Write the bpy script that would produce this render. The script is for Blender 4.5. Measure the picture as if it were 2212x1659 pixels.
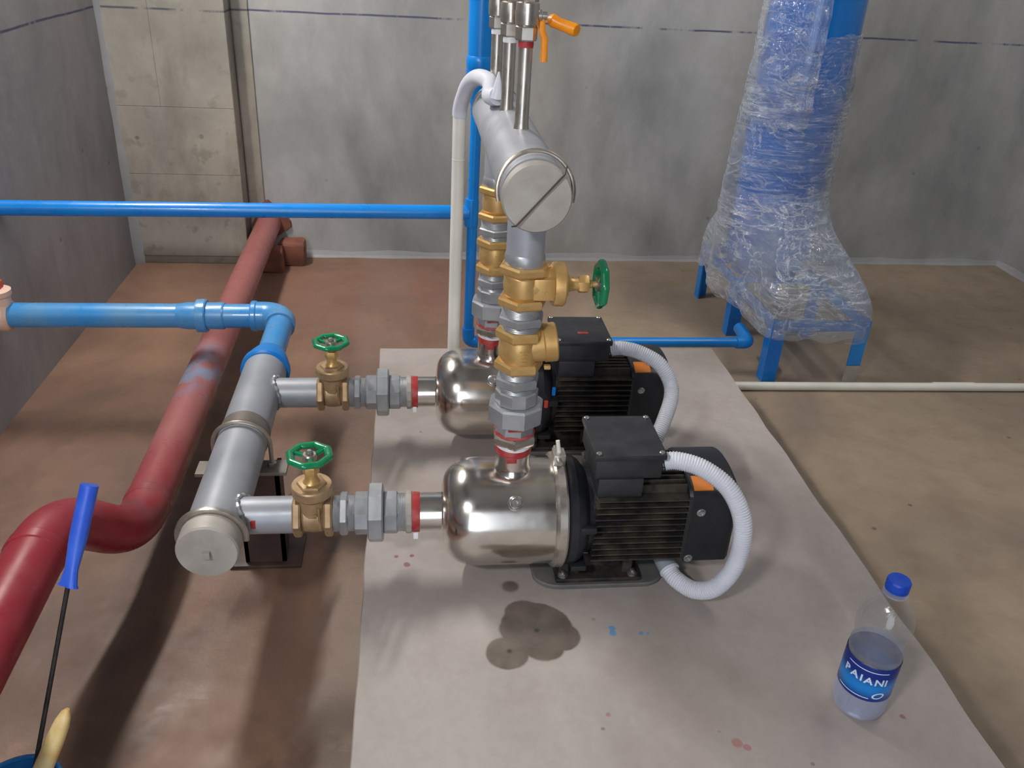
import bpy, math, random
from mathutils import Matrix, Vector, noise
PI = math.pi
rnd = random.Random(7)
scene = bpy.context.scene
for o in list(bpy.data.objects):
    bpy.data.objects.remove(o)
C = scene.collection
ZO = 0.16            # the plinth top lies 16 cm above the floor; shapes below are measured from the plinth top

# ------------------------------------------------------------------ camera
def cam_matrix(yaw, pit, rol):
    c, s = math.cos, math.sin
    A = Matrix(((1, 0, 0), (0, 0, -1), (0, 1, 0)))
    Ry = Matrix(((c(yaw), 0, -s(yaw)), (0, 1, 0), (s(yaw), 0, c(yaw))))
    Rx = Matrix(((1, 0, 0), (0, c(pit), -s(pit)), (0, s(pit), c(pit))))
    Rz = Matrix(((c(rol), -s(rol), 0), (s(rol), c(rol), 0), (0, 0, 1)))
    R = Rz @ Rx @ Ry @ A
    return Matrix((R[0], -R[1], -R[2])).transposed()
cd = bpy.data.cameras.new('camera')
cam = bpy.data.objects.new('camera', cd)
C.objects.link(cam)
cd.sensor_fit = 'HORIZONTAL'; cd.sensor_width = 36.0; cd.lens = 1828.0 / 2212.0 * 36.0
cd.clip_start = 0.02
cam.matrix_world = Matrix.Translation((0, 0, 1.0 + ZO)) @ cam_matrix(.132862, .494480, .058381).to_4x4()
scene.camera = cam

# ------------------------------------------------------------------ light
vs = scene.view_settings
vs.view_transform = 'Standard'; vs.look = 'None'; vs.gamma = 1.0; vs.use_curve_mapping = False
vs.exposure = 0.15
world = bpy.data.worlds.new('world'); scene.world = world
world.use_nodes = True
bg = world.node_tree.nodes['Background']
bg.inputs[0].default_value = (0.84, 0.91, 1.0, 1); bg.inputs[1].default_value = 3.0
def area(name, loc, target, sx, sy, power, col):
    l = bpy.data.lights.new(name, 'AREA'); l.shape = 'RECTANGLE'; l.size = sx; l.size_y = sy
    l.energy = power; l.color = col
    o = bpy.data.objects.new(name, l); C.objects.link(o)
    o.location = loc
    d = Vector(target) - Vector(loc)
    o.rotation_euler = d.to_track_quat('-Z', 'Y').to_euler()
    return o
area('wall_flood_light', (-0.92, -0.45, 1.7 + ZO), (0.4, 1.3, 0.3 + ZO), 0.3, 0.12, 24, (1.0, 0.97, 0.94))
area('wall_tube_light', (-0.95, 2.2, 1.85 + ZO), (0.3, 1.9, 0.4 + ZO), 1.0, 0.05, 44, (1.0, 0.95, 0.89))
area('ceiling_tube_light', (1.6, 1.5, 2.85), (1.6, 1.5, 0), 0.6, 1.5, 16, (1.0, 0.96, 0.91))
door = area('doorway_portal', (-0.3, -1.59, 0.95 + ZO), (-0.3, 0, 0.95 + ZO), 1.3, 1.95, 1, (1, 1, 1))
door.data.cycles.is_portal = True

# ------------------------------------------------------------------ materials
def lin(c):
    f = lambda v: v / 12.92 if v <= .04045 else ((v + .055) / 1.055) ** 2.4
    return (f(c[0] / 255), f(c[1] / 255), f(c[2] / 255), 1)
class NT:
    def __init__(s, name):
        s.m = bpy.data.materials.new(name); s.m.use_nodes = True
        s.t = s.m.node_tree; s.b = s.t.nodes['Principled BSDF']; s.out = s.t.nodes['Material Output']
        s.geo = None
    def n(s, typ, ins=(), **kw):
        nd = s.t.nodes.new(typ)
        for k, v in kw.items():
            setattr(nd, k, v)
        for k, v in (ins.items() if isinstance(ins, dict) else enumerate(ins)):
            if v is None: continue
            if isinstance(v, bpy.types.NodeSocket): s.t.links.new(v, nd.inputs[k])
            else: nd.inputs[k].default_value = v
        return nd
    def pos(s, scale=(1, 1, 1), loc=(0, 0, 0), rot=(0, 0, 0), obj=False):
        if obj:
            src = s.n('ShaderNodeTexCoord').outputs['Object']
        else:
            src = s.n('ShaderNodeNewGeometry').outputs['Position']
        return s.n('ShaderNodeMapping', {0: src, 1: loc, 2: rot, 3: scale}).outputs[0]
    def noise(s, vec, scale, detail=4, rough=.55, dist=0):
        return s.n('ShaderNodeTexNoise', {'Vector': vec, 'Scale': scale, 'Detail': detail, 'Roughness': rough, 'Distortion': dist}).outputs[0]
    def voro(s, vec, scale, rand=1):
        return s.n('ShaderNodeTexVoronoi', {'Vector': vec, 'Scale': scale, 'Randomness': rand})
    def ramp(s, v, a, b, ca=0., cb=1.):
        return s.n('ShaderNodeMapRange', [v, a, b, ca, cb], clamp=True).outputs[0]
    def math(s, op, a, b=None):
        return s.n('ShaderNodeMath', [a, b], operation=op).outputs[0]
    def mix(s, f, a, b, mode='MIX'):
        nd = s.t.nodes.new('ShaderNodeMix'); nd.data_type = 'RGBA'; nd.blend_type = mode
        for k, v in ((0, f), (6, a), (7, b)):
            if isinstance(v, bpy.types.NodeSocket): s.t.links.new(v, nd.inputs[k])
            else: nd.inputs[k].default_value = v
        return nd.outputs[2]
    def set(s, **kw):
        for k, v in kw.items():
            k = k.replace('_', ' ')
            if isinstance(v, bpy.types.NodeSocket): s.t.links.new(v, s.b.inputs[k])
            else: s.b.inputs[k].default_value = v
        return s
    def bump(s, h, strength=.3, dist=.002):
        b = s.n('ShaderNodeBump', {'Height': h, 'Strength': strength, 'Distance': dist})
        s.t.links.new(b.outputs[0], s.b.inputs['Normal'])
def pm(name, c1, c2=None, rough=.5, metal=0., scale=8, lo=.4, hi=.65, bump=0, bscale=80, coat=0, spec=.5, rvar=.08, detail=4):
    s = NT(name); p = s.pos(obj=True)
    n1 = s.noise(p, scale, detail)
    c2 = c2 or tuple(v * .8 for v in c1)
    s.set(Base_Color=s.mix(s.ramp(n1, lo, hi), lin(c1), lin(c2)), Metallic=metal, Coat_Weight=coat)
    s.b.inputs['Specular IOR Level'].default_value = spec
    n2 = s.noise(p, scale * 3.3)
    s.set(Roughness=s.ramp(n2, .3, .7, max(.02, rough - rvar), rough + rvar))
    if bump: s.bump(s.noise(p, bscale, 3), bump, .001)
    return s.m
M = {}
M['blue'] = pm('blue_pvc_paint', (0, 120, 206), (6, 130, 216), .3, scale=5, coat=.2)
M['blue_dusty'] = pm('blue_pvc_dusty', (52, 138, 206), (96, 148, 190), .3, scale=7, coat=.25)
M['blue_collar'] = pm('blue_pvc_collar', (0, 118, 212), (30, 128, 205), .38, scale=9)
M['tank_blue'] = pm('tank_blue_enamel', (0, 104, 188), (0, 112, 196), .16, scale=3, coat=.5)
M['stand_blue'] = pm('stand_blue_paint', (8, 106, 190), (36, 130, 200), .38, scale=6)
M['silver_paint'] = pm('silver_painted_steel', (164, 168, 176), (150, 154, 162), .42, .25, scale=9, bump=.06, bscale=70)
M['cap_paint'] = pm('weathered_cap_paint', (176, 172, 166), (158, 152, 145), .55, .15, scale=16, bump=.1, bscale=60)
M['galv'] = pm('galvanised_fitting', (172, 175, 180), (152, 156, 160), .4, .55, scale=22, bump=.12, bscale=120)
M['brass'] = pm('sand_cast_brass', (212, 176, 116), (198, 158, 98), .4, .55, scale=30, bump=.1, bscale=220)
M['brass_dull'] = pm('dull_brass', (176, 150, 116), (152, 125, 92), .46, .45, scale=30, bump=.1, bscale=220)
M['chrome'] = pm('polished_stainless', (222, 217, 210), (208, 203, 198), .2, 1., scale=6, rvar=.06)
M['stainless'] = pm('satin_stainless', (206, 200, 192), (186, 180, 172), .3, .9, scale=12)
M['green'] = pm('green_handwheel_paint', (6, 132, 84), (10, 112, 72), .22, scale=14, coat=.3)
M['red_mark'] = pm('red_sealant', (156, 36, 38), (176, 84, 80), .5, scale=40)
M['white_tape'] = pm('white_thread_tape', (232, 232, 236), (206, 208, 216), .6, scale=50)
M['white_pvc'] = pm('white_pvc', (222, 221, 213), (208, 207, 200), .35, scale=6)
M['white_flex'] = pm('white_corrugated_plastic', (212, 216, 226), (198, 202, 214), .4, scale=9)
M['grey_pvc'] = pm('grey_conduit_plastic', (150, 158, 168), (136, 144, 154), .4, scale=9)
M['black'] = pm('black_motor_paint', (27, 29, 34), (36, 38, 43), .4, scale=14, bump=.05, bscale=200)
M['black_plastic'] = pm('black_plastic_box', (36, 38, 43), (50, 51, 56), .45, scale=22, bump=.05, bscale=240)
M['fin'] = pm('dusty_black_fins', (34, 33, 33), (74, 68, 58), .45, scale=26)
M['rubber'] = pm('dark_rubber_pad', (84, 86, 85), (104, 103, 99), .6, scale=20, bump=.2, bscale=120)
M['cast_foot'] = pm('dark_cast_foot', (30, 30, 32), (62, 56, 52), .3, scale=30)
M['bolt'] = pm('zinc_bolt', (200, 200, 200), (170, 168, 164), .25, .9, scale=40)
M['orange'] = pm('orange_plastic', (240, 150, 20), (226, 132, 16), .4, scale=20)
M['orange_sticker'] = pm('orange_sticker', (196, 112, 30), (170, 96, 26), .5, scale=20)
M['steel_dark'] = pm('dark_steel_channel', (62, 50, 48), (88, 66, 60), .5, .3, scale=14)
M['grey_plate'] = pm('grey_steel_plate', (140, 136, 130), (112, 104, 98), .5, .4, scale=14)
M['wire'] = pm('galvanised_wire', (186, 178, 168), (160, 150, 140), .35, .8, scale=30)
M['pink_fitting'] = pm('dusty_pink_fitting', (222, 190, 170), (206, 160, 136), .5, scale=14)
M['red_handle'] = pm('red_lever', (206, 84, 62), (190, 66, 50), .45, scale=14)
M['brick'] = pm('muddy_brick', (134, 82, 66), (108, 66, 56), .8, scale=14, bump=.4, bscale=60)
M['can_blue'] = pm('blue_paint_coated_tin', (30, 110, 176), (60, 140, 196), .18, .2, scale=10, coat=.4)
M['wood'] = pm('pale_brush_handle', (226, 204, 148), (206, 172, 104), .5, scale=30)
M['blue_handle'] = pm('blue_plastic_handle', (38, 84, 210), (60, 106, 222), .35, scale=10)
M['dark_wire'] = pm('dark_steel_rod', (38, 38, 38), (64, 62, 60), .4, .6, scale=40)
M['cap_blue'] = pm('blue_bottle_cap', (4, 74, 196), (6, 64, 180), .35, scale=10)
M['print_white'] = pm('white_print', (214, 228, 246), (200, 218, 240), .4, scale=40)
M['bristle'] = pm('dark_bristle', (40, 60, 90), (30, 40, 60), .7, scale=60)

# red service pipe: dull red under pale dust and a smear of blue paint
s = NT('dusty_red_pipe'); p = s.pos()
n1 = s.noise(s.pos(scale=(1, .55, 1)), 5, 6, .6); n2 = s.noise(p, 26, 4)
col = s.mix(s.ramp(n1, .36, .66), lin((140, 22, 40)), lin((152, 62, 68)))
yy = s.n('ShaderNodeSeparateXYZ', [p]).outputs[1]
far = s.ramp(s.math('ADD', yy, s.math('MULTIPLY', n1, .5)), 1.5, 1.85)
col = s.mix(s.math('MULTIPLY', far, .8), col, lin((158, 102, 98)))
bp = s.ramp(s.n('ShaderNodeVectorMath', [s.n('ShaderNodeVectorMath', {0: p, 1: (-.55, 1.9, .17)}, operation='SUBTRACT').outputs[0]], operation='LENGTH').outputs['Value'], .05, .17, 1, 0)
bp = s.math('MULTIPLY', bp, s.ramp(s.noise(p, 14, 5), .42, .58))
col = s.mix(s.math('MULTIPLY', bp, .8), col, lin((108, 138, 166)))
sm = s.ramp(s.n('ShaderNodeVectorMath', [s.n('ShaderNodeVectorMath', {0: p, 1: (-.51, 1.33, .16)}, operation='SUBTRACT').outputs[0]], operation='LENGTH').outputs['Value'], .03, .12, 1, 0)
col = s.mix(s.math('MULTIPLY', s.math('MULTIPLY', sm, s.ramp(s.noise(p, 9, 5), .38, .56)), .7), col, lin((92, 74, 74)))
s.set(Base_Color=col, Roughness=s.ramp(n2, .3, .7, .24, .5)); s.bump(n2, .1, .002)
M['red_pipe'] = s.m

# concrete of the walls, with the snapped level line running round at one height
def concrete(name, c_lo, c_hi, c_warm, line=True, tint=.35, stretch=(1, 1, 1), chalk=(52, 54, 92), lineshift=0., stain=0.):
    s = NT(name); p = s.pos(); ps = s.pos(scale=stretch)
    n1 = s.noise(ps, 1.3, 7, .58, .35); n2 = s.noise(ps, 6, 6, .6); n3 = s.noise(p, 34, 5, .6)
    col = s.mix(s.ramp(n1, .38, .62), lin(c_lo), lin(c_hi))
    col = s.mix(s.math('MULTIPLY', s.ramp(s.noise(ps, 2.7, 4), .45, .7), tint), col, lin(c_warm))
    col = s.mix(s.math('MULTIPLY', s.ramp(n2, .5, .78), .35), col, lin(tuple(v * .68 for v in c_lo)))
    col = s.mix(s.ramp(n3, .3, .75, 0, .22), col, lin(tuple(v * .8 for v in c_hi)))
    pit = s.voro(p, 9); pd = s.math('ADD', pit.outputs[0], s.math('MULTIPLY', n3, .12))
    pits = s.math('MULTIPLY', s.ramp(pd, .1, .14, 1, 0), s.ramp(s.noise(p, 1.9, 2), .48, .6))
    col = s.mix(s.math('MULTIPLY', pits, .55), col, lin(tuple(v * .5 for v in c_lo)))
    if stain:
        zc = s.n('ShaderNodeSeparateXYZ', [p]).outputs[2]
        low = s.ramp(zc, .0, .75, 1, .35)
        st = s.math('MULTIPLY', s.ramp(s.noise(s.pos(loc=(5, 2, 1)), 13, 4, .6), .56, .62), low)
        st = s.math('MAXIMUM', st, s.math('MULTIPLY', s.ramp(s.noise(s.pos(loc=(1, 7, 3), scale=(1.2, 1, .5)), 7, 5, .65), .52, .72), .8))
        col = s.mix(s.math('MULTIPLY', st, stain), col, lin((104, 98, 88)))
        col = s.mix(s.math('MULTIPLY', s.ramp(zc, .03, .09, 1, 0), .6), col, lin((92, 84, 74)))
    if line:
        x, y, z = s.n('ShaderNodeSeparateXYZ', [p]).outputs
        zz = s.math('ADD', z, s.math('MULTIPLY', s.noise(p, 3), .012))
        d = s.math('ABSOLUTE', s.math('SUBTRACT', zz, .709 + ZO + .006 + lineshift))
        l = s.math('MULTIPLY', s.ramp(d, .0018, .0045, 1, 0), s.ramp(s.noise(s.pos(scale=(3.2, 3.2, .1)), 2.4, 5, .7), .38, .5))
        col = s.mix(s.math('MULTIPLY', l, .85), col, lin(chalk))
    s.set(Base_Color=col, Roughness=s.ramp(n2, .3, .7, .55, .8))
    s.bump(s.math('ADD', s.math('MULTIPLY', n3, .5), s.math('SUBTRACT', n2, s.math('MULTIPLY', pits, .6))), .25, .006)
    return s.m
M['wall_back'] = concrete('grey_shuttered_concrete', (122, 126, 126), (180, 181, 182), (176, 168, 156), stretch=(1, 1, .55))
M['wall_left'] = concrete('side_wall_concrete', (126, 127, 130), (164, 164, 166), (162, 154, 148), stretch=(1, 1, .5))
M['column'] = concrete('stained_column_concrete', (134, 130, 122), (176, 171, 160), (180, 166, 146), tint=.4, stain=.6, chalk=(60, 62, 80))
M['fillet'] = concrete('cement_fillet', (134, 136, 140), (164, 165, 168), (160, 154, 148), line=False)
M['ceiling'] = concrete('ceiling_concrete', (150, 150, 150), (170, 170, 168), (170, 164, 154), line=False)

# muddy floor: red-brown mud beside the pipes, tan screed by the tank
s = NT('muddy_floor'); p = s.pos(); x, y, z = s.n('ShaderNodeSeparateXYZ', [p]).outputs
n1 = s.noise(s.pos(scale=(1, .6, 1)), 2.2, 6, .6, .8); n2 = s.noise(p, 9, 6, .6); n3 = s.noise(p, 46, 4)
mud = s.mix(s.ramp(n1, .35, .66), lin((104, 82, 70)), lin((138, 106, 86)))
tan = s.mix(s.ramp(n1, .35, .66), lin((134, 120, 106)), lin((160, 143, 122)))
side = s.ramp(s.math('ADD', x, s.math('MULTIPLY', n1, .5)), .2, .85)
col = s.mix(side, mud, tan)
rust = s.math('MULTIPLY', s.ramp(s.math('ADD', s.math('MULTIPLY', s.math('ABSOLUTE', s.math('ADD', x, .12)), .8), s.math('ABSOLUTE', s.math('SUBTRACT', y, 2.85))), .25, .75, 1, 0), .8)
col = s.mix(rust, col, lin((138, 102, 88)))
col = s.mix(s.math('MULTIPLY', s.ramp(n2, .48, .75), .3), col, lin((98, 76, 64)))
# cement slurry along the foot of the plinth
slur = s.math('MULTIPLY', s.ramp(s.math('ABSOLUTE', s.math('ADD', x, s.math('ADD', .16, s.math('MULTIPLY', n2, -.14)))), .06, .11, 1, 0), s.ramp(y, .3, 1.75, 1, .3))
col = s.mix(s.math('MULTIPLY', slur, .7), col, lin((134, 127, 117)))
pat = s.math('MULTIPLY', s.ramp(s.noise(s.pos(loc=(3, 1, 0)), 3.1, 6, .65), .5, .56), s.ramp(y, .5, 2.2, .55, .15))
pat = s.math('MULTIPLY', pat, s.ramp(side, 0., 1., 1., .3))
col = s.mix(pat, col, lin((84, 66, 57)))
dots = s.math('MULTIPLY', s.ramp(s.voro(p, 11).outputs[0], .045, .075, 1, 0), s.ramp(s.noise(p, 3, 2), .5, .56))
col = s.mix(s.math('MULTIPLY', dots, .6), col, lin((66, 48, 42)))
s.set(Base_Color=col, Roughness=s.ramp(n2, .3, .7, .42, .7))
s.bump(s.math('ADD', n2, s.math('MULTIPLY', n3, .35)), .3, .008)
M['floor'] = s.m

# plinth screed with a wet oil stain, paint drips and grit
s = NT('plinth_screed'); p = s.pos(); x, y, z = s.n('ShaderNodeSeparateXYZ', [p]).outputs
n1 = s.noise(s.pos(scale=(1, .7, 1)), 2.4, 6, .6, .5); n2 = s.noise(p, 11, 6, .6); n3 = s.noise(p, 60, 4)
col = s.mix(s.ramp(n1, .34, .68), lin((154, 146, 142)), lin((178, 170, 167)))
col = s.mix(s.math('MULTIPLY', s.ramp(s.noise(p, 3.4, 5), .5, .72), .45), col, lin((136, 122, 108)))
col = s.mix(s.ramp(n3, .35, .7, 0, .15), col, lin((126, 116, 110)))
def blob(cx, cy, r, wob=.05, soft=.004, nsc=n2):
    d = s.n('ShaderNodeVectorMath', {0: s.n('ShaderNodeCombineXYZ', [x, y, 0.]).outputs[0], 1: (cx, cy, 0)}, operation='DISTANCE').outputs['Value']
    d = s.math('ADD', d, s.math('MULTIPLY', s.math('SUBTRACT', nsc, .5), wob))
    return s.ramp(d, r - soft, r + soft, 1, 0)
halo = s.math('MAXIMUM', blob(.12, 1.03, .05, .12, .03), blob(.25, .985, .065, .12, .03))
col = s.mix(s.math('MULTIPLY', halo, .5), col, lin((184, 178, 172)))
wet = blob(.196, 1.004, .06, .03, .002)
for a in ((.146, .957, .034, .012, .002), (.205, .972, .036, .02, .002), (.166, 1.108, .014, .016, .003), (.182, 1.04, .032, .02, .002), (.236, .985, .03, .02, .002)):
    wet = s.math('MAXIMUM', wet, blob(*a))
wcol = s.mix(s.ramp(s.noise(p, 30, 5), .35, .65), lin((92, 82, 75)), lin((116, 104, 94)))
wcol = s.mix(s.math('MAXIMUM', blob(.149, .96, .004, .002, .002), blob(.198, 1.002, .004, .002, .002)), wcol, lin((46, 40, 38)))
col = s.mix(s.math('MULTIPLY', wet, .9), col, wcol)
tw = s.noise(p, 40, 2)
for (cx, cy, r, c) in ((-.011, 1.172, .0065, (126, 58, 64)), (-.03, 1.195, .003, (126, 58, 64)), (-.003, 1.196, .0035, (126, 58, 64)), (.321, .99, .005, (60, 140, 194)), (.323, 1.0, .004, (60, 140, 194)), (.368, .987, .0055, (60, 140, 194)), (.378, .986, .004, (60, 140, 194)), (.455, .772, .007, (152, 100, 98)), (.466, .762, .004, (152, 100, 98)), (.28, .83, .006, (150, 110, 104)), (.72, .8, .005, (130, 84, 84))):
    col = s.mix(s.math('MULTIPLY', blob(cx, cy, r, .012, .001, tw), .75), col, lin(c))
vd = s.voro(p, 17).outputs[0]
dots = s.math('MULTIPLY', s.ramp(s.math('ADD', vd, s.math('MULTIPLY', n3, .06)), .075, .1, 1, 0), s.ramp(s.noise(p, 4, 2), .5, .58))
col = s.mix(s.math('MULTIPLY', dots, .6), col, lin((96, 78, 72)))
rg = s.mix(wet, s.ramp(n2, .3, .7, .5, .72), (.28, .28, .28, 1))
s.set(Base_Color=col, Roughness=rg); s.bump(s.math('ADD', n2, s.math('MULTIPLY', n3, .5)), .14, .004)
M['plinth'] = s.m

def film(name, tint, fac_lo, fac_hi, rough, nsc=(6, 6, 30), bump=.5, white=(226, 232, 244), gl=.1, edge=.3, crease_glint=0.):
    """thin clear plastic: mostly see-through, a little milky, with sharp glints on its creases, partly painted as white lines"""
    s = NT(name); p = s.pos(scale=nsc)
    n1 = s.noise(p, 1.0, 5, .6, 1.2); n2 = s.noise(s.pos(scale=(1, 1, .6)), 5, 4)
    tr = s.n('ShaderNodeBsdfTransparent', [lin(tint)]).outputs[0]
    bm = s.n('ShaderNodeBump', {'Height': n1, 'Strength': bump, 'Distance': .02}).outputs[0]
    df = s.n('ShaderNodeBsdfDiffuse', {'Color': lin(white), 'Normal': bm}).outputs[0]
    gs = s.n('ShaderNodeBsdfGlossy', {'Color': (1, 1, 1, 1), 'Roughness': rough, 'Normal': bm}).outputs[0]
    f = s.ramp(s.math('ADD', s.math('MULTIPLY', n1, .5), s.math('MULTIPLY', n2, .5)), .35, .68, fac_lo, fac_hi)
    if crease_glint:  # crease highlights painted into the film as thin milky white lines
        r1 = s.ramp(s.math('ABSOLUTE', s.math('SUBTRACT', s.noise(s.pos(scale=(5, 5, 42)), 1., 4, .6, .6), .5)), .0, .03, 1, 0)
        r2 = s.ramp(s.math('ABSOLUTE', s.math('SUBTRACT', s.noise(s.pos(scale=(7, 7, 12), rot=(.5, .7, 0)), 1., 4, .6, 1.), .5)), .0, .018, 1, 0)
        mk = s.ramp(s.noise(s.pos(), 6, 3), .4, .62)
        f = s.math('ADD', f, s.math('MULTIPLY', s.math('MAXIMUM', s.math('MULTIPLY', r1, mk), s.math('MULTIPLY', r2, .8)), crease_glint))
    lw = s.math('POWER', s.n('ShaderNodeLayerWeight', [.4]).outputs['Facing'], 2.2)
    f = s.math('MINIMUM', s.math('ADD', f, s.math('MULTIPLY', lw, edge)), .9)
    m1 = s.n('ShaderNodeMixShader', [f, tr, df]).outputs[0]
    g = s.math('ADD', gl, s.math('MULTIPLY', lw, .3))
    m2 = s.n('ShaderNodeMixShader', [g, m1, gs])
    s.t.links.new(m2.outputs[0], s.out.inputs[0])
    return s.m
M['film'] = film('clear_stretch_film', (246, 249, 253), .0, .08, .1, (9, 9, 70), 1.0, (226, 233, 242), gl=.075, edge=.55, crease_glint=.32)
M['film_skirt'] = film('loose_stretch_film', (242, 246, 250), .03, .2, .1, (9, 9, 20), 1.0, (222, 228, 238), gl=.07, edge=.4, crease_glint=.3)
M['film_thick'] = film('bunched_stretch_film', (238, 243, 250), .03, .2, .1, (26, 26, 6), 1.0, (226, 233, 242), gl=.12, edge=.5, crease_glint=.3)
M['pet'] = film('clear_bottle_plastic', (248, 249, 250), .0, .03, .05, (9, 9, 9), .15, gl=.05, edge=.14)
M['pet_frost'] = film('pale_bottle_base', (232, 236, 250), .22, .36, .15, (12, 12, 12), .2, (212, 216, 238), gl=.08)
M['water'] = film('clear_water', (234, 240, 250), .1, .18, .05, (6, 6, 6), .1, (206, 214, 232), gl=.08)
# bottle label: dark blue band with a lighter middle
s = NT('blue_bottle_label'); zc = s.n('ShaderNodeSeparateXYZ', [s.pos()]).outputs[2]
mid = s.math('ABSOLUTE', s.math('SUBTRACT', zc, .069 + ZO))
s.set(Base_Color=s.mix(s.ramp(mid, .004, .02, 1, 0), lin((4, 38, 128)), lin((10, 128, 214))), Roughness=.3)
M['label'] = s.m

# ------------------------------------------------------------------ mesh helpers
class MB:
    def __init__(s): s.v = []; s.f = []; s.M = Matrix.Identity(4)
    def add(s, vs, fs):
        k = len(s.v); s.v += [s.M @ Vector(v) for v in vs]; s.f += [tuple(i + k for i in f) for f in fs]; return s
    def lathe(s, prof, seg=40, frame=None, cap=True, fn=None):
        """prof: (radius, height) along local Z of FRAME"""
        fr = frame or Matrix.Identity(4); vs = []; fs = []
        for (r, h) in prof:
            for i in range(seg):
                a = 2 * PI * i / seg; q = r * (fn(a, h) if fn else 1)
                vs.append(fr @ Vector((q * math.cos(a), q * math.sin(a), h)))
        for j in range(len(prof) - 1):
            for i in range(seg):
                k = (i + 1) % seg
                fs.append((j * seg + i, j * seg + k, (j + 1) * seg + k, (j + 1) * seg + i))
        if cap:
            fs.append(tuple(reversed(range(seg)))); n = (len(prof) - 1) * seg; fs.append(tuple(range(n, n + seg)))
        return s.add(vs, fs)
    def box(s, x0, x1, y0, y1, z0, z1, frame=None, bev=0.):
        fr = frame or Matrix.Identity(4)
        if bev <= 0:
            vs = [fr @ Vector((x, y, z)) for z in (z0, z1) for y in (y0, y1) for x in (x0, x1)]
            return s.add(vs, [(0, 2, 3, 1), (4, 5, 7, 6), (0, 1, 5, 4), (2, 6, 7, 3), (0, 4, 6, 2), (1, 3, 7, 5)])
        import bmesh
        bm = bmesh.new(); bmesh.ops.create_cube(bm, size=1)
        for v in bm.verts:
            v.co = Vector((x0 + (v.co.x + .5) * (x1 - x0), y0 + (v.co.y + .5) * (y1 - y0), z0 + (v.co.z + .5) * (z1 - z0)))
        bmesh.ops.bevel(bm, geom=list(bm.edges), offset=bev, segments=2, affect='EDGES', profile=.6)
        bm.verts.index_update()
        vs = [fr @ v.co for v in bm.verts]; fs = [tuple(v.index for v in f.verts) for f in bm.faces]; bm.free()
        return s.add(vs, fs)
    def prism(s, outline, a0, a1, axis='Z', frame=None, bev=0.):
        """outline: 2D points; extruded from a0 to a1 along axis; bev: chamfer of both ends"""
        fr = frame or Matrix.Identity(4); n = len(outline)
        cx = sum(p[0] for p in outline) / n; cy = sum(p[1] for p in outline) / n
        sc = max(max(abs(p[0] - cx), abs(p[1] - cy)) for p in outline)
        def P(u, v, a):
            return fr @ Vector({'Z': (u, v, a), 'X': (a, u, v), 'Y': (u, a, v)}[axis])
        rings = [(1 - bev / sc, a0), (1, a0 + bev), (1, a1 - bev), (1 - bev / sc, a1)] if bev else [(1, a0), (1, a1)]
        vs = []; fs = []
        for k, a in rings:
            vs += [P(cx + (p[0] - cx) * k, cy + (p[1] - cy) * k, a) for p in outline]
        for j in range(len(rings) - 1):
            for i in range(n):
                k = (i + 1) % n; fs.append((j * n + i, j * n + k, (j + 1) * n + k, (j + 1) * n + i))
        fs.append(tuple(reversed(range(n)))); b = (len(rings) - 1) * n; fs.append(tuple(range(b, b + n)))
        return s.add(vs, fs)
    def tube(s, pts, r, seg=20, cap=True, closed=False, flat=1., fn=None):
        pts = [Vector(p) for p in pts]; n = len(pts); vs = []; fs = []
        tang = []
        for i in range(n):
            a = pts[(i - 1) % n] if (closed or i > 0) else pts[i]; b = pts[(i + 1) % n] if (closed or i < n - 1) else pts[i]
            tang.append((b - a).normalized())
        t = tang[0]; up = Vector((0, 0, 1)) if abs(t.z) < .9 else Vector((1, 0, 0))
        u = t.cross(up).normalized()
        for i in range(n):
            t = tang[i]; u = (u - t * u.dot(t)).normalized(); w = t.cross(u)
            rr = r[i] if isinstance(r, (list, tuple)) else r
            for k in range(seg):
                a = 2 * PI * k / seg
                q = fn(i, a) if fn else 1
                vs.append(pts[i] + (u * math.cos(a) + w * math.sin(a) * flat) * rr * q)
        m = n if closed else n - 1
        for j in range(m):
            for i in range(seg):
                k = (i + 1) % seg; j2 = (j + 1) % n
                fs.append((j * seg + i, j * seg + k, j2 * seg + k, j2 * seg + i))
        if cap and not closed:
            fs.append(tuple(reversed(range(seg)))); b = (n - 1) * seg; fs.append(tuple(range(b, b + seg)))
        return s.add(vs, fs)
def axf(axis, loc):
    """frame whose local Z points along AXIS at LOC"""
    R = {'X': Matrix(((0, 0, 1), (0, 1, 0), (-1, 0, 0))), 'Y': Matrix(((1, 0, 0), (0, 0, 1), (0, -1, 0))), 'Z': Matrix.Identity(3),
         '-X': Matrix(((0, 0, -1), (0, 1, 0), (1, 0, 0))), '-Y': Matrix(((1, 0, 0), (0, 0, -1), (0, 1, 0))), '-Z': Matrix(((1, 0, 0), (0, -1, 0), (0, 0, -1)))}[axis]
    return Matrix.Translation(loc) @ R.to_4x4()
def rnd_path(pts, rad, n=8):
    """polyline with rounded corners"""
    pts = [Vector(p) for p in pts]; out = [pts[0]]
    for i in range(1, len(pts) - 1):
        a, b, c = pts[i - 1], pts[i], pts[i + 1]
        d1 = (a - b); d2 = (c - b); r = min(rad if not isinstance(rad, (list, tuple)) else rad[i - 1], d1.length * .49, d2.length * .49)
        p = b + d1.normalized() * r; q = b + d2.normalized() * r
        for k in range(n + 1):
            t = k / n; out.append(p * (1 - t) ** 2 + b * 2 * t * (1 - t) + q * t * t)
    out.append(pts[-1]); return out
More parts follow.
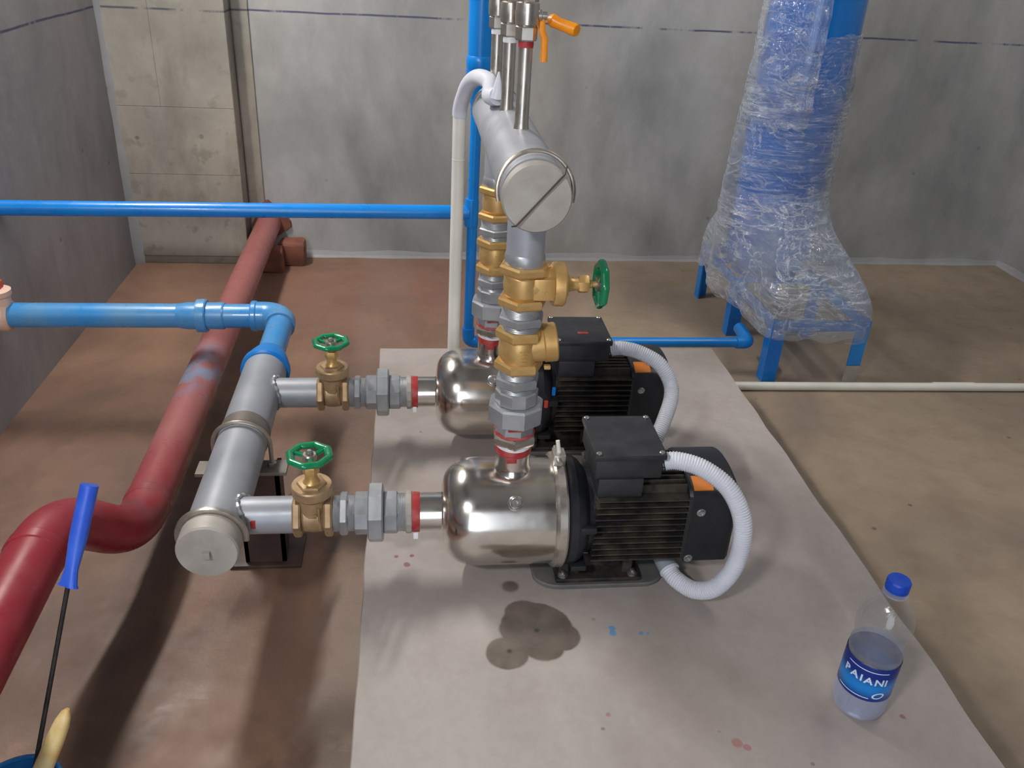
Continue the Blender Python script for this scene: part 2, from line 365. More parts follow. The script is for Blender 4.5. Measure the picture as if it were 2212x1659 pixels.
def spline(pts, n=12):
    pts = [Vector(p) for p in pts]; P = [pts[0] * 2 - pts[1]] + pts + [pts[-1] * 2 - pts[-2]]; out = []
    for i in range(1, len(P) - 2):
        a, b, c, d = P[i - 1], P[i], P[i + 1], P[i + 2]
        for k in range(n):
            t = k / n
            out.append(.5 * (2 * b + (c - a) * t + (2 * a - 5 * b + 4 * c - d) * t * t + (3 * b - a - 3 * c + d) * t ** 3))
    out.append(pts[-1]); return out
def resample(pts, step):
    pts = [Vector(p) for p in pts]; out = [pts[0]]; acc = 0
    for a, b in zip(pts, pts[1:]):
        L = (b - a).length
        if L == 0: continue
        pos = step - acc
        while pos <= L:
            out.append(a + (b - a) * (pos / L)); pos += step
        acc = (acc + L) % step if False else L - (pos - step)
    return out
ORIG = {}
TOPS = []
def obj(name, mb, mat, parent=None, smooth=25):
    """one mesh object; coordinates are measured in the scene, its origin sits at its thing's base"""
    off = ORIG.get(parent.name, Vector()) if parent else Vector()
    me = bpy.data.meshes.new(name)
    me.from_pydata([v - off for v in mb.v], [], mb.f); me.update()
    me.materials.append(M[mat] if isinstance(mat, str) else mat)
    if smooth:
        me.polygons.foreach_set('use_smooth', [True] * len(me.polygons))
        me.set_sharp_from_angle(angle=math.radians(smooth))
    o = bpy.data.objects.new(name, me); C.objects.link(o)
    if parent:
        o.parent = parent; ORIG[o.name] = off
    else: TOPS.append(o)
    return o
def tag(o, label, cat, group=None):
    o['label'] = label; o['category'] = cat
    if group: o['group'] = group
    return o
def thing(name, label, cat, loc=(0, 0, 0), group=None):
    o = bpy.data.objects.new(name, None); C.objects.link(o); o.location = loc; o.empty_display_size = .05
    ORIG[o.name] = Vector(loc); TOPS.append(o)
    return tag(o, label, cat, group)
def single(name, mb, mat, label, cat, group=None, smooth=25):
    return tag(obj(name, mb, mat, None, smooth), label, cat, group)
def copy_tree(o, parent=None):
    c = o.copy(); C.objects.link(c); c.parent = parent
    for ch in list(o.children): copy_tree(ch, c)
    return c
def dup(root, dy, label, dx=0, dz=0):
    c = copy_tree(root); c.location = root.location + Vector((dx, dy, dz)); c['label'] = label
    ORIG[c.name] = Vector(c.location); TOPS.append(c); return c
def struct(name, mb, mat, label=None, parent=None, smooth=25):
    o = obj(name, mb, mat, parent, smooth)
    if not parent: o['kind'] = 'structure'
    if label: o['label'] = label
    return o
FL = -ZO            # floor level seen from the plinth top
Y1, Y2 = 1.165, 1.583   # the two pump axes
DY = Y2 - Y1
ZA = .121           # pump axis height
XR = .164           # discharge risers
XH = -.319          # suction header

# ------------------------------------------------------------------ the room
XL, XW, YB, YF, ZC = -1.005, 2.48, 3.18, -1.6, 2.75
struct('floor', MB().box(XL - .2, XW + .2, YF - .2, YB + .2, FL - .1, FL), 'floor', 'brown muddy concrete floor of the pump room', smooth=0)
struct('wall_back', MB().box(XL - .2, XW + .2, YB, YB + .2, FL, ZC), 'wall_back', 'grey concrete wall behind the tank and pipes', smooth=0)
struct('wall_left', MB().box(XL - .2, XL, YF, YB, FL, ZC), 'wall_left', 'grey concrete side wall beside the red pipe', smooth=0)
struct('wall_right', MB().box(XW, XW + .2, YF, YB, FL, ZC), 'wall_left', 'grey concrete side wall beyond the tank', smooth=0)
struct('ceiling', MB().box(XL - .2, XW + .2, YF - .2, YB + .2, ZC, ZC + .15), 'ceiling', 'bare concrete ceiling', smooth=0)
fw = MB()
fw.box(XL - .2, -.95, YF - .2, YF, FL, ZC); fw.box(.35, XW + .2, YF - .2, YF, FL, ZC); fw.box(-.95, .35, YF - .2, YF, 1.9, ZC)
struct('wall_front', fw, 'wall_left', 'concrete wall with the doorway behind the camera', smooth=0)
col_ = struct('wall_column', MB().box(XL, -.603, 3.085, YB, FL, ZC, bev=.004), 'column', 'stained concrete column in the corner, paler than the walls')
for (xa, xb, za, zb) in ((-1.0, -.8456, .4025, ZC), (-.8444, -.605, .4025, ZC), (-1.0, -.605, .172, .401), (-1.0, -.605, FL + .03, .1708)):
    pn = MB().box(xa, xb, 3.0832, 3.087, za, zb, bev=.001)
    struct('form_panel', pn, 'column', parent=col_, smooth=0)
struct('wall_strip', MB().box(-.6, -.545, 3.172, YB, FL, ZC, bev=.002), 'column', 'narrow beige strip of wall beside the column')
def fillet(name, pts, prof, label):
    """wobbly cement fillet along a straight corner"""
    mb = MB(); n = 40; vs = []; fs = []; a, b = Vector(pts[0]), Vector(pts[1])
    for i in range(n + 1):
        c = a.lerp(b, i / n); k = .75 + .5 * noise.noise(c * 6)
        for q in prof: vs.append(c + Vector(q) * k)
    m = len(prof)
    for i in range(n):
        for j in range(m - 1): fs.append((i * m + j, i * m + j + 1, (i + 1) * m + j + 1, (i + 1) * m + j))
    return struct(name, mb.add(vs, fs), 'fillet', label)
fillet('trim_1', ((XL, 3.085, FL), (XL, 3.085, ZC)), ((0, -.03, 0), (.012, -.012, 0), (.03, 0, 0)), 'pale cement fillet in the corner beside the column')
fillet('trim_2', ((-.545, YB, FL), (XW, YB, FL)), ((0, -.022, 0), (0, -.009, .01), (0, 0, .03)), 'pale cement fillet along the foot of the back wall')
fillet('trim_3', ((XW, YF, FL), (XW, YB, FL)), ((-.022, 0, 0), (-.009, 0, .01), (0, 0, .03)), 'cement fillet along the foot of the right wall')
# plinth with slightly uneven edges
mb = MB(); n = 60; x0, x1, yb, yf = -.086, .826, 2.043, .25
def pe(x, y, k): return k * .0035 * noise.noise(Vector((x * 9, y * 9, 3)))
out = []
for i in range(n): y = yf + (yb - yf) * i / n; out.append((x0 + pe(x0, y, 1), y))
for i in range(n): x = x0 + (x1 - x0) * i / n; out.append((x, yb + pe(x, yb, 1)))
for i in range(n): y = yb + (yf - yb) * i / n; out.append((x1 + pe(x1, y, 1.6), y))
for i in range(n): x = x1 + (x0 - x1) * i / n; out.append((x, yf))
mb.prism(list(reversed(out)), FL, 0, 'Z', bev=.004)
struct('concrete_plinth', mb, 'plinth', 'low pale concrete plinth under the two pumps')

# ------------------------------------------------------------------ pumps
def hexp(r, h0, h1, c=.1):
    d = (h1 - h0) * c
    return [(r * .93, h0), (r, h0 + d), (r, h1 - d), (r * .93, h1)]
def thread(r, h0, h1, pitch=.0023, d=.0007):
    n = max(2, int((h1 - h0) / pitch)); out = []
    for i in range(n):
        a = h0 + (h1 - h0) * i / n; b = h0 + (h1 - h0) * (i + .5) / n
        out += [(r - d, a), (r, b)]
    return out + [(r - d, h1)]
def rot6(axis, loc, deg): return axf(axis, loc) @ Matrix.Rotation(math.radians(deg), 4, 'Z')
def bolt_mesh(mb, loc, axis='Z', r=.006, h=.006):
    mb.lathe([(r * 1.5, 0), (r * 1.5, h * .25)], 20, axf(axis, loc))
    mb.lathe(hexp(r, h * .25, h), 6, axf(axis, loc))
    mb.lathe([(r * .55, h), (r * .55, h * 1.5), (r * .35, h * 1.6)], 12, axf(axis, loc)); return mb
def make_pump():
    y, z = Y1, ZA
    t = thing('water_pump', 'nearer horizontal pump with polished steel casing and black finned motor', 'pump', (.27, y, 0), 'booster pumps on the plinth')
    R = .092
    prof = []
    for i in range(19):       # domed end
        a = PI / 2 * i / 18
        prof.append((.034 + (R - .034) * math.sin(a) ** .8, .049 + .062 * (1 - math.cos(a) ** .8)))
    prof += [(R, .13), (R, .18), (R, .232)]
    cas = obj('pump_casing', MB().lathe(prof, 72, axf('X', (0, y, z))), 'chrome', t, 35)
    pl = MB(); fr = Matrix.Translation((.178, y, z)) @ Matrix.Rotation(math.radians(-66), 4, 'X') @ Matrix.Rotation(PI, 4, 'X') @ Matrix.Identity(4)
    d = Vector((0, -math.cos(math.radians(43)), math.sin(math.radians(43))))
    fr = Matrix.Translation(Vector((.164, y, z)) + d * (R - .002)) @ d.to_track_quat('Z', 'X').to_matrix().to_4x4()
    obj('vent_plug', MB().lathe([(.0125, 0), (.0125, .003), (.0105, .0045), (.009, .0045), (.009, .008), (.0075, .0095), (.003, .0095), (.003, .007), (.0004, .007)], 24, fr), 'bolt', cas)
    obj('drain_plug', MB().lathe([(.007, 0), (.007, .006), (.005, .008)], 6, axf('-Z', (.17, y, z - R + .002))), 'bolt', cas)
    obj('inlet_nozzle', MB().lathe([(.0325, .009), (.0325, .047), (.0345, .049), (.038, .0515)], 40, axf('X', (0, y, z))), 'chrome', cas)
    obj('inlet_sealant_ring', MB().lathe([(.0335, -.004), (.0342, .002), (.0335, .011)], 40, axf('X', (0, y, z))), 'red_mark', cas)
    obj('inlet_tape', MB().box(.0, .008, y - .036, y - .033, z - .03, z - .017, bev=.001), 'white_tape', cas)
    nb = []
    for i in range(9):
        a = i / 8; nb.append((.0285 + .011 * (1 - a) ** 2.5, z + R - .012 + .024 * a))
    obj('outlet_nozzle', MB().lathe(nb + [(.0285, .246)], 40, axf('Z', (XR, y, 0))), 'chrome', cas)
    obj('outlet_sealant_ring', MB().lathe([(.0292, .243), (.0297, .25), (.0292, .258)], 40, axf('Z', (XR, y, 0))), 'red_mark', cas)
    obj('sealant_patch', MB().box(XR - .014, XR + .003, y - .0297, y - .0278, .235, .246, bev=.0008), 'red_mark', cas)
    obj('outlet_tape', MB().lathe([(.0302, .256), (.031, .26), (.0302, .264)], 40, axf('Z', (XR, y, 0)), fn=lambda a, h: 1 + .025 * math.sin(a * 3)), 'white_tape', cas)
    # clamp band
    fl = obj('clamp_band', MB().lathe([(.09, .229), (.0965, .232), (.099, .236), (.099, .248), (.097, .251), (.09, .252)], 72, axf('X', (0, y, z))), 'stainless', t)
    obj('clamp_lug', MB().box(.231, .252, y - .012, y + .016, z + .094, z + .116, bev=.003), 'stainless', fl)
    obj('clamp_bolt', MB().tube([(.24, y + .03, z + .107), (.24, y - .022, z + .107)], .0045, 10), 'bolt', fl)
    obj('clamp_toggle', MB().tube([(.242, y, z + .112), (.238, y + .004, z + .136)], .0035, 10), 'white_pvc', fl)
    # motor
    ad = obj('motor_adapter', MB().lathe([(.091, .252), (.095, .256), (.094, .268), (.087, .28), (.08, .285), (.074, .29), (.072, .3)], 64, axf('X', (0, y, z))), 'black', t)
    for sgn in (-1, 1):
        obj('adapter_rib', MB().box(.268, .298, y + sgn * .083 - .006, y + sgn * .083 + .006, z + .012, z + .024, bev=.002), 'black', ad)
        obj('adapter_rib', MB().box(.264, .29, y + sgn * .06 - .018, y + sgn * .06 + .018, z - .074, z - .064, bev=.002), 'black', ad)
    zc = .131
    def sq(hw, hh, n, e=4.):
        o_ = []
        for i in range(n):
            a = 2 * PI * i / n; c, s_ = math.cos(a), math.sin(a)
            o_.append((y + hw * math.copysign(abs(c) ** (2 / e), c), zc + hh * math.copysign(abs(s_) ** (2 / e), s_)))
        return o_
    mh = obj('motor_housing', MB().prism(sq(.064, .062, 48, 3.2), .296, .46, 'X'), 'black', t, 30)
    zs = [zc - .066 + .0122 * i for i in range(11)]
    for sgn in (-1, 1):
        fm = None
        for k, q in enumerate(zs):
            dz = q - zc
            inner = .064 * max(.05, 1 - abs(dz / .07) ** 3.2) ** (1 / 3.2) - .012
            ya, yb_ = y + sgn * inner, y + sgn * (.0745 - .10 * max(0, abs(dz) - .055))
            o_ = [(ya, q - .0026), (yb_, q - .0012), (yb_, q + .0012), (ya, q + .0026)]
            if sgn > 0: o_ = list(reversed(o_))
            obj('cooling_fin', MB().prism(o_, .297, .456, 'X', bev=.0006), 'fin', mh, 30)
    for k in range(9):
        yy = y - .052 + k * .013
        obj('cooling_fin', MB().box(.297, .456, yy - .0015, yy + .0015, zc + .045, zc + .074 - .06 * max(0, abs(yy - y) - .035)), 'fin', mh, 0)
    # fan cover: upright sides, arched top
    oc = [(y - .076, .062), (y - .07, .056), (y + .07, .056), (y + .076, .062), (y + .076, .184)]
    for i in range(1, 14):
        a = PI * i / 14; oc.append((y + .076 * math.cos(a), .184 + .03 * math.sin(a) ** .8))
    oc.append((y - .076, .184))
    fc = obj('fan_cover', MB().prism(oc, .452, .536, 'X', bev=.005), 'black', t, 20)
    for (xx, zz) in ((.474, .163), (.466, .067)):
        obj('cover_screw', MB().lathe([(.0075, 0), (.0075, .001), (.0052, .0015), (.005, .004), (.0025, .004), (.0025, .0025), (.0003, .0025)], 20, axf('-Y', (xx, y - .0755, zz))), 'bolt', fc)
    ar = [(q, .184 + .03 * (1 - (q / .076) ** 2) ** .4) for q in (-.0665, -.06, -.053, -.046, -.04)]
    obj('orange_sticker', MB().prism([(y + a, b + .0018) for a, b in reversed(ar)] + [(y + a, b - .001) for a, b in ar], .459, .492, 'X'), 'orange_sticker', fc, 30)
    # terminal box
    tb = obj('terminal_box', MB().box(.291, .401, y - .062, y + .054, .224, .262, bev=.003), 'black_plastic', t)
    obj('box_pedestal', MB().box(.297, .372, y - .066, y + .05, .19, .226, bev=.003), 'black_plastic', tb)
    lid = obj('box_lid', MB().box(.287, .405, y - .067, y + .058, .261, .272, bev=.0035), 'black_plastic', tb)
    for xx in (.294, .397):
        for yy in (y - .06, y + .051):
            obj('lid_screw', MB().lathe([(.0048, .271), (.0048, .2735), (.0036, .2745), (.001, .274)], 16, axf('Z', (xx, yy, 0))), 'bolt', lid)
    obj('cable_gland', MB().lathe([(.0165, 0), (.0165, .008), (.0135, .012)], 12, axf('X', (.4, y - .042, .243))), 'black_plastic', tb)
    # foot
    ft = obj('mounting_foot', MB().box(.243, .393, y - .064, y + .064, .009, .018, bev=.003), 'cast_foot', t)
    for (a, b) in ((.25, .268), (.362, .38)):
        obj('foot_rib', MB().prism([(y - .05, .015), (y + .05, .015), (y + .04, .075), (y - .04, .075)], a, b, 'X', bev=.002), 'cast_foot', ft)
    obj('foot_web', MB().prism([(.262, .016), (.372, .016), (.36, .07), (.274, .07)], y - .03, y + .03, 'Y', bev=.002), 'cast_foot', ft)
    obj('foot_lip', MB().tube([(.272, y - .034, .052), (.3, y - .037, .053), (.34, y - .037, .055), (.36, y - .034, .056)], .0028, 8), 'cast_foot', ft)
    for xx in (.256, .379):
        for yy in (y - .054, y + .054):
            obj('foot_bolt', bolt_mesh(MB(), (xx, yy, .018)), 'bolt', ft)
    return t
p1 = make_pump()
p2 = dup(p1, DY, 'farther horizontal pump with polished steel casing, partly behind the nearer one')
for n_, cc in (('orange', .283),):
    o_ = obj('paint_smear', MB().box(.268, .276, Y2 - .0955, Y2 - .0905, .134, .15, bev=.001), 'red_handle', p2)
    obj('paint_smear', MB().box(.284, .291, Y2 - .0865, Y2 - .0815, .158, .176, bev=.001), 'blue_collar', p2)
    obj('paint_smear', MB().box(.338, .36, Y2 - .03, Y2 - .022, .2715, .2728), 'red_mark', p2, 0)
def pad_mesh():
    o_ = []
    x0, x1, ya, yb_ = .206, .438, Y1 - .07, Y1 + .075
    for (cx, cy, a0) in ((x1 - .04, yb_ - .035, 0), (x0 + .045, yb_ - .035, 90), (x0 + .045, ya + .035, 180), (x1 - .04, ya + .035, 270)):
        for i in range(7):
            a = math.radians(a0 + 15 * i); o_.append((cx + (.04 if cx > .3 else .045) * math.cos(a), cy + .035 * math.sin(a)))
    return MB().prism(o_, 0, .009, 'Z', bev=.002)
pad = single('rubber_pad', pad_mesh(), 'rubber', 'dark rounded rubber pad under the nearer pump', 'pad', 'pads under the pumps')
dup(pad, DY, 'dark rubber pad under the farther pump')

# ------------------------------------------------------------------ valves and fittings
def wheel_parts(t, fr, R=.0375):
    """octagonal rim, three spokes and a hub nut in the plane z=0 of FR"""
    pts = []
    mb = MB(); n = 64
    for i in range(n):
        a = 2 * PI * i / n; b = (a + PI / 8) % (PI / 4) - PI / 8
        q = (R - .006) * (-.15 + 1.15 * .955 / math.cos(b))
        pts.append(fr @ Vector((q * math.cos(a), q * math.sin(a), 0)))
    w = obj('handwheel', mb.tube(pts, .0066, 12, closed=True, flat=.8), 'green', t, 40)
    for k in range(3):
        a = 2 * PI * k / 3 + .5
        obj('spoke', MB().tube([fr @ Vector((.005 * math.cos(a), .005 * math.sin(a), -.003)), fr @ Vector(((R - .008) * math.cos(a), (R - .008) * math.sin(a), -.001))], .0042, 8), 'green', w)
    obj('wheel_hub', MB().lathe([(.0115, -.007), (.0115, .001), (.01, .003), (.006, .003)], 24, fr), 'wire', w)
    obj('hub_nut', MB().lathe(hexp(.0062, .003, .008) + [(.003, .0095)], 6, fr), 'bolt', w)
    return w
def gate_valve(label, loc, axis, group, mat, mat2):
    """flow along local X; bonnet along local Z"""
    t = thing('gate_valve', label, 'valve', loc, group)
    if axis == 'X': F = Matrix.Translation(loc)
    else: F = Matrix.Translation(loc) @ Matrix(((0, 0, 1), (0, -1, 0), (1, 0, 0))).to_4x4()
    b = MB(); fx = F @ axf('X', (0, 0, 0))
    b.lathe([(.024, -.022), (.029, -.014), (.0305, 0), (.029, .014), (.024, .022)], 40, fx)
    body = obj('valve_body', b, mat, t)
    nk = MB()
    nk.lathe([(.0245, -.012), (.0252, .015), (.0235, .03), (.024, .038), (.0295, .043)], 40, F, fn=lambda a, h: 1 + .12 * math.sin(a) ** 2)
    obj('bonnet_neck', nk, mat, body)
    if axis != 'X':
        obj('neck_block', MB().box(-.017, .017, -.0275, .0275, .012, .044, frame=F, bev=.003), mat, body)
        obj('cast_mark', MB().box(-.004, -.002, .027, .0285, .024, .034, frame=F), mat, body, 0)
        obj('cast_mark', MB().box(-.004, .006, .027, .0285, .028, .03, frame=F), mat, body, 0)
    else:
        for q in (-.006, 0, .006, .012):
            obj('cast_mark', MB().box(-.006 + q * .2, .006 + q * .2, -.0292, -.0275, .006 + q, .0072 + q, frame=F), mat, body, 0)
        obj('cast_rib', MB().tube([F @ Vector((.011, -.026, .03)), F @ Vector((.012, -.0285, .01)), F @ Vector((.013, -.028, -.01))], .002, 8), mat, body)
    for a, b_ in ((-.0325, -.0185), (.0185, .0325)):
        obj('hex_end', MB().lathe(hexp(.0385, a, b_, .22), 6, F @ rot6('X', (0, 0, 0), 30 if axis == 'X' else 12)), mat, body)
    bn = obj('bonnet', MB().lathe([(.0285, .0415), (.0325, .044), (.0335, .05), (.0335, .059), (.0318, .0615), (.02, .0615)], 48, F), mat, t)
    obj('bonnet_hex', MB().lathe([(.0245, .0605), (.0245, .0635), (.0225, .065), (.016, .0662)], 6, F), mat, bn)
    obj('gland_neck', MB().lathe([(.0155, .0648), (.0128, .0675), (.0108, .071), (.0098, .077), (.0098, .085)], 32, F), mat2, bn)
    obj('gland_nut', MB().lathe(hexp(.014, .083, .098, .2), 6, F), mat2, t)
    obj('valve_stem', MB().lathe([(.0065, .096), (.0062, .103), (.0048, .104), (.0048, .122)], 16, F), mat2, t)
    wheel_parts(t, F @ Matrix.Translation((0, 0, .117)) @ Matrix.Rotation(.2, 4, 'Z'))
    return t
XV = -.165
g1 = gate_valve('dull brass gate valve with green wheel on top, in the nearer suction line', (XV, Y1, ZA), 'X', 'suction gate valves', 'brass_dull', 'brass')
dup(g1, DY, 'dull brass gate valve with green wheel on top, in the farther suction line')
ZG = .536
g2 = gate_valve('bright brass gate valve with sideways green wheel below the manifold end cap', (XR, Y1, ZG), 'Z', 'discharge gate valves', 'brass', 'brass')
dup(g2, DY, 'brass gate valve in the farther riser, mostly behind the manifold')
def nipple(label, p0, axis, L, group, h0, h1, r=.0365):
    t = thing('hex_nipple', label, 'pipe fitting', p0, group)
    F = axf(axis, p0)
    obj('hex', MB().lathe(hexp(r, h0, h1, .18), 6, F @ Matrix.Rotation(.3, 4, 'Z')), 'galv', t)
    obj('thread', MB().lathe(thread(.0305, -.003, h0), 32, F), 'galv', t)
    obj('thread', MB().lathe(thread(.0305, h1, L + .003), 32, F), 'galv', t)
    return t
n1_ = nipple('galvanised hex nipple between brass valve and union in the nearer suction line', (-.1325, Y1, ZA), 'X', .0345, 'suction hex nipples', .0105, .0245)
dup(n1_, DY, 'galvanised hex nipple between brass valve and union in the farther suction line')
n2_ = nipple('galvanised hex nipple between the two brass valves of the nearer riser', (XR, Y1, .4655), 'Z', .038, 'upper riser nipples', .008, .0225)
dup(n2_, DY, 'galvanised hex nipple between the two brass valves of the farther riser')
n3_ = nipple('galvanised hex nipple directly under the brass check valve of the nearer riser', (XR, Y1, .36), 'Z', .0375, 'lower riser nipples', .0075, .024)
dup(n3_, DY, 'galvanised hex nipple directly under the brass check valve of the farther riser')
def union(label, p0, axis, spec, group):
    """spec: three (radius, from, to, sides)"""
    t = thing('pipe_union', label, 'pipe fitting', p0, group); F = axf(axis, p0)
    for nm, (r, a, b, k, rot) in zip(('tailpiece', 'union_nut', 'tailpiece'), spec):
        obj(nm, MB().lathe(hexp(r, a, b, .1), k, F @ Matrix.Rotation(rot, 4, 'Z')), 'galv', t)
    return t
u1 = union('galvanised pipe union with big octagonal nut in the nearer suction line', (-.098, Y1, ZA), 'X',
           ((.036, 0, .025, 8, .2), (.0505, .023, .0485, 8, .39), (.036, .048, .0725, 8, .3)), 'suction unions')
obj('threaded_end', MB().lathe(thread(.0325, .07, .086), 32, axf('X', (-.098, Y1, ZA))), 'galv', u1)
obj('worn_ring', MB().lathe([(.034, .085), (.0362, .087), (.0362, .0945), (.034, .096)], 12, axf('X', (-.098, Y1, ZA))), 'cap_paint', u1)
dup(u1, DY, 'galvanised pipe union with big octagonal nut in the farther suction line')
u2 = union('galvanised pipe union with octagonal nut at the foot of the nearer riser', (XR, Y1, .262), 'Z',
           ((.0325, .014, .05, 8, .2), (.0455, .041, .0745, 8, .2), (.0345, .0735, .0985, 10, 0)), 'riser unions')
obj('lock_nut', MB().lathe(hexp(.0375, 0, .018, .25), 6, axf('Z', (XR, Y1, .262)) @ Matrix.Rotation(.45, 4, 'Z')), 'stainless', u2)
obj('red_mark', MB().box(XR - .014, XR + .008, Y1 - .0322, Y1 - .030, .296, .2985), 'red_mark', u2, 0)
obj('red_sealant', MB().lathe([(.0318, .2785), (.0332, .281), (.0318, .2845)], 32, axf('Z', (XR, Y1, 0))), 'red_mark', u2)
dup(u2, DY, 'galvanised pipe union with octagonal nut at the foot of the farther riser')
def check_valve(label):
    zc = .431; t = thing('check_valve', label, 'valve', (XR, Y1, zc), 'riser check valves'); F = Matrix.Translation((XR, Y1, zc))
    body = obj('valve_body', MB().lathe([(.028, -.026), (.0315, -.014), (.033, 0), (.0315, .014), (.028, .026)], 40, F), 'brass', t)
    for a, b in ((-.035, -.0185), (.0185, .035)):
        obj('hex_end', MB().lathe(hexp(.039, a, b, .22), 6, F @ Matrix.Rotation(.1, 4, 'Z')), 'brass', body)
    P = F @ Matrix.Rotation(math.radians(-7), 4, 'Y') @ axf('X', (0, 0, .003))
    pr = obj('inspection_port', MB().lathe([(.0285, .012), (.0285, .036), (.0305, .038), (.0305, .0555), (.029, .0575), (.012, .0575)], 40, P), 'brass', t)
    obj('port_lug', MB().box(.036, .046, -.03, -.022, -.024, -.018, frame=F, bev=.001), 'brass', pr)
    for q, w in ((.006, .012), (.0, .014), (-.006, .012), (-.012, .01)):
        obj('cast_mark', MB().box(-w / 2 + .002, w / 2 + .002, -.0335, -.0318, q, q + .0013, frame=F), 'brass', body, 0)
    return t
cv = check_valve('bright brass check valve with round side port in the nearer riser')
dup(cv, DY, 'brass check valve in the farther riser, behind the nearer valves')

# ------------------------------------------------------------------ suction header
t = thing('suction_header', 'grey painted suction header pipe with two branches to the pumps', 'pipe', (XH, 1.08, FL))
hp = obj('header_pipe', MB().lathe([(.0455, 1.085), (.0455, 1.70)], 56, axf('Y', (XH, 0, ZA))), 'silver_paint', t)
cp = obj('end_cap', MB().lathe([(.0482, 1.108), (.0482, 1.075), (.046, 1.071), (.01, 1.069)], 56, axf('Y', (XH, 0, ZA))), 'cap_paint', t)
obj('cap_nub', MB().box(XH - .006, XH + .006, 1.062, 1.072, ZA - .006, ZA + .006, bev=.001), 'cap_paint', cp)
for yy in (Y1, Y2):
    br = obj('branch_pipe', MB().lathe([(.0312, XH + .02), (.0312, -.19)], 40, axf('X', (0, yy, ZA))), 'silver_paint', t)
    pts = []
    for i in range(48):
        a = 2 * PI * i / 48; u, w = .0325 * math.cos(a), .0325 * math.sin(a)
        pts.append((XH + math.sqrt(.0465 ** 2 - w * w), yy + u, ZA + w))
    obj('weld_bead', MB().tube(pts, .0042, 8, closed=True, fn=lambda i, a: 1 + .3 * math.sin(i * 2.1)), 'galv', br)
obj('red_mark', MB().box(XH + .056, XH + .064, Y1 - .0316, Y1 - .030, ZA - .004, ZA + .012, bev=.0005), 'red_mark', t)
obj('wrapped_band', MB().lathe([(.0455, 1.395), (.0468, 1.397), (.047, 1.405), (.0468, 1.43), (.0455, 1.432)], 56, axf('Y', (XH, 0, ZA))), 'grey_plate', t)
# loose strap ring hanging over the end cap
pts = [(XH + .0515 * math.cos(a), 1.112, ZA + .0515 * math.sin(a)) for a in [math.radians(q) for q in range(-10, 205, 8)]]
single('pipe_strap', MB().tube(pts, .004, 10, flat=1.6), 'wire', 'thin metal strap looped over the capped end of the suction header', 'pipe strap')
# stand with U-bolt
t = thing('pipe_stand', 'dark steel channel stand with U-bolt holding the suction header', 'stand', (-.3, 1.39, FL))
obj('top_plate', MB().box(-.405, -.238, 1.358, 1.402, .066, .0735, bev=.001), 'grey_plate', t)
obj('post_web', MB().box(-.335, -.255, 1.372, 1.38, FL + .008, .066), 'steel_dark', t, 0)
obj('post_flange', MB().box(-.335, -.327, 1.372, 1.42, FL + .008, .066), 'steel_dark', t, 0)
obj('post_flange', MB().box(-.263, -.255, 1.372, 1.42, FL + .008, .066), 'steel_dark', t, 0)
obj('base_plate', MB().box(-.365, -.225, 1.36, 1.46, FL, FL + .008, bev=.001), 'steel_dark', t)
ub = [(XH - .052, 1.384, .06)] + [(XH + .052 * math.cos(a), 1.384 - .006 * math.sin(a), ZA + .052 * math.sin(a)) for a in [math.radians(q) for q in range(180, -1, -10)]] + [(XH + .052, 1.384, .05)]
obj('u_bolt', MB().tube(ub, .0042, 10), 'wire', t)
for sx in (-.052, .052):
    obj('u_bolt_nut', MB().lathe(hexp(.0085, .0735, .081), 6, axf('Z', (XH + sx, 1.384, 0))), 'bolt', t)

# blue suction line
t = thing('blue_suction_pipe', 'blue plastic pipe with elbow and union feeding the suction header', 'pipe', (-.6, 1.975, FL))
yl = 1.975
obj('reducer', MB().lathe([(.048, 1.675), (.0525, 1.678), (.0525, 1.692), (.0485, 1.697), (.0465, 1.715), (.038, 1.745), (.0345, 1.75)], 48, axf('Y', (XH, 0, ZA))), 'blue_collar', t)
obj('pipe_run', MB().lathe([(.0305, 1.74), (.0305, 1.935)], 40, axf('Y', (XH, 0, ZA))), 'blue_dusty', t)
el = [(XH, 1.915, ZA)] + [(XH - .045 + .045 * math.cos(a), yl - .045 + .045 * math.sin(a), ZA) for a in [math.radians(q) for q in range(0, 91, 9)]] + [(XH - .065, yl, ZA)]
e_ = obj('elbow', MB().tube(el, .0355, 32), 'blue_dusty', t)
obj('elbow_rim', MB().lathe([(.0355, -.395), (.038, -.392), (.038, -.383), (.0355, -.38)], 40, axf('X', (0, yl, ZA))), 'blue_dusty', e_)
obj('pipe_run', MB().lathe([(.0298, XL - .004), (.0298, -.37)], 40, axf('X', (0, yl, ZA))), 'blue_dusty', t)
cl = obj('coupling', MB().lathe([(.0298, -.57), (.0335, -.545), (.0335, -.462), (.0315, -.458)], 40, axf('X', (0, yl, ZA))), 'blue_dusty', t)
obj('coupling_collar', MB().lathe([(.034, -.525), (.041, -.523), (.0415, -.518), (.0415, -.503), (.039, -.5), (.034, -.5)], 40, axf('X', (0, yl, ZA))), 'blue_dusty', t)
# pink valve by the wall
t = thing('wall_valve', 'dusty pink valve with red lever on the blue pipe at the side wall', 'valve', (-.985, yl, FL))
obj('valve_body', MB().lathe([(.033, XL + .001), (.04, XL + .008), (.04, XL + .045), (.033, XL + .052)], 32, axf('X', (0, yl, ZA))), 'pink_fitting', t)
obj('valve_neck', MB().lathe([(.03, ZA + .02), (.03, ZA + .05), (.034, ZA + .052), (.034, ZA + .064), (.025, ZA + .068)], 24, axf('Z', (-.978, yl, 0))), 'pink_fitting', t)
obj('lever', MB().box(-1.0, -.962, yl - .016, yl + .016, ZA + .066, ZA + .086, bev=.004), 'red_handle', t)

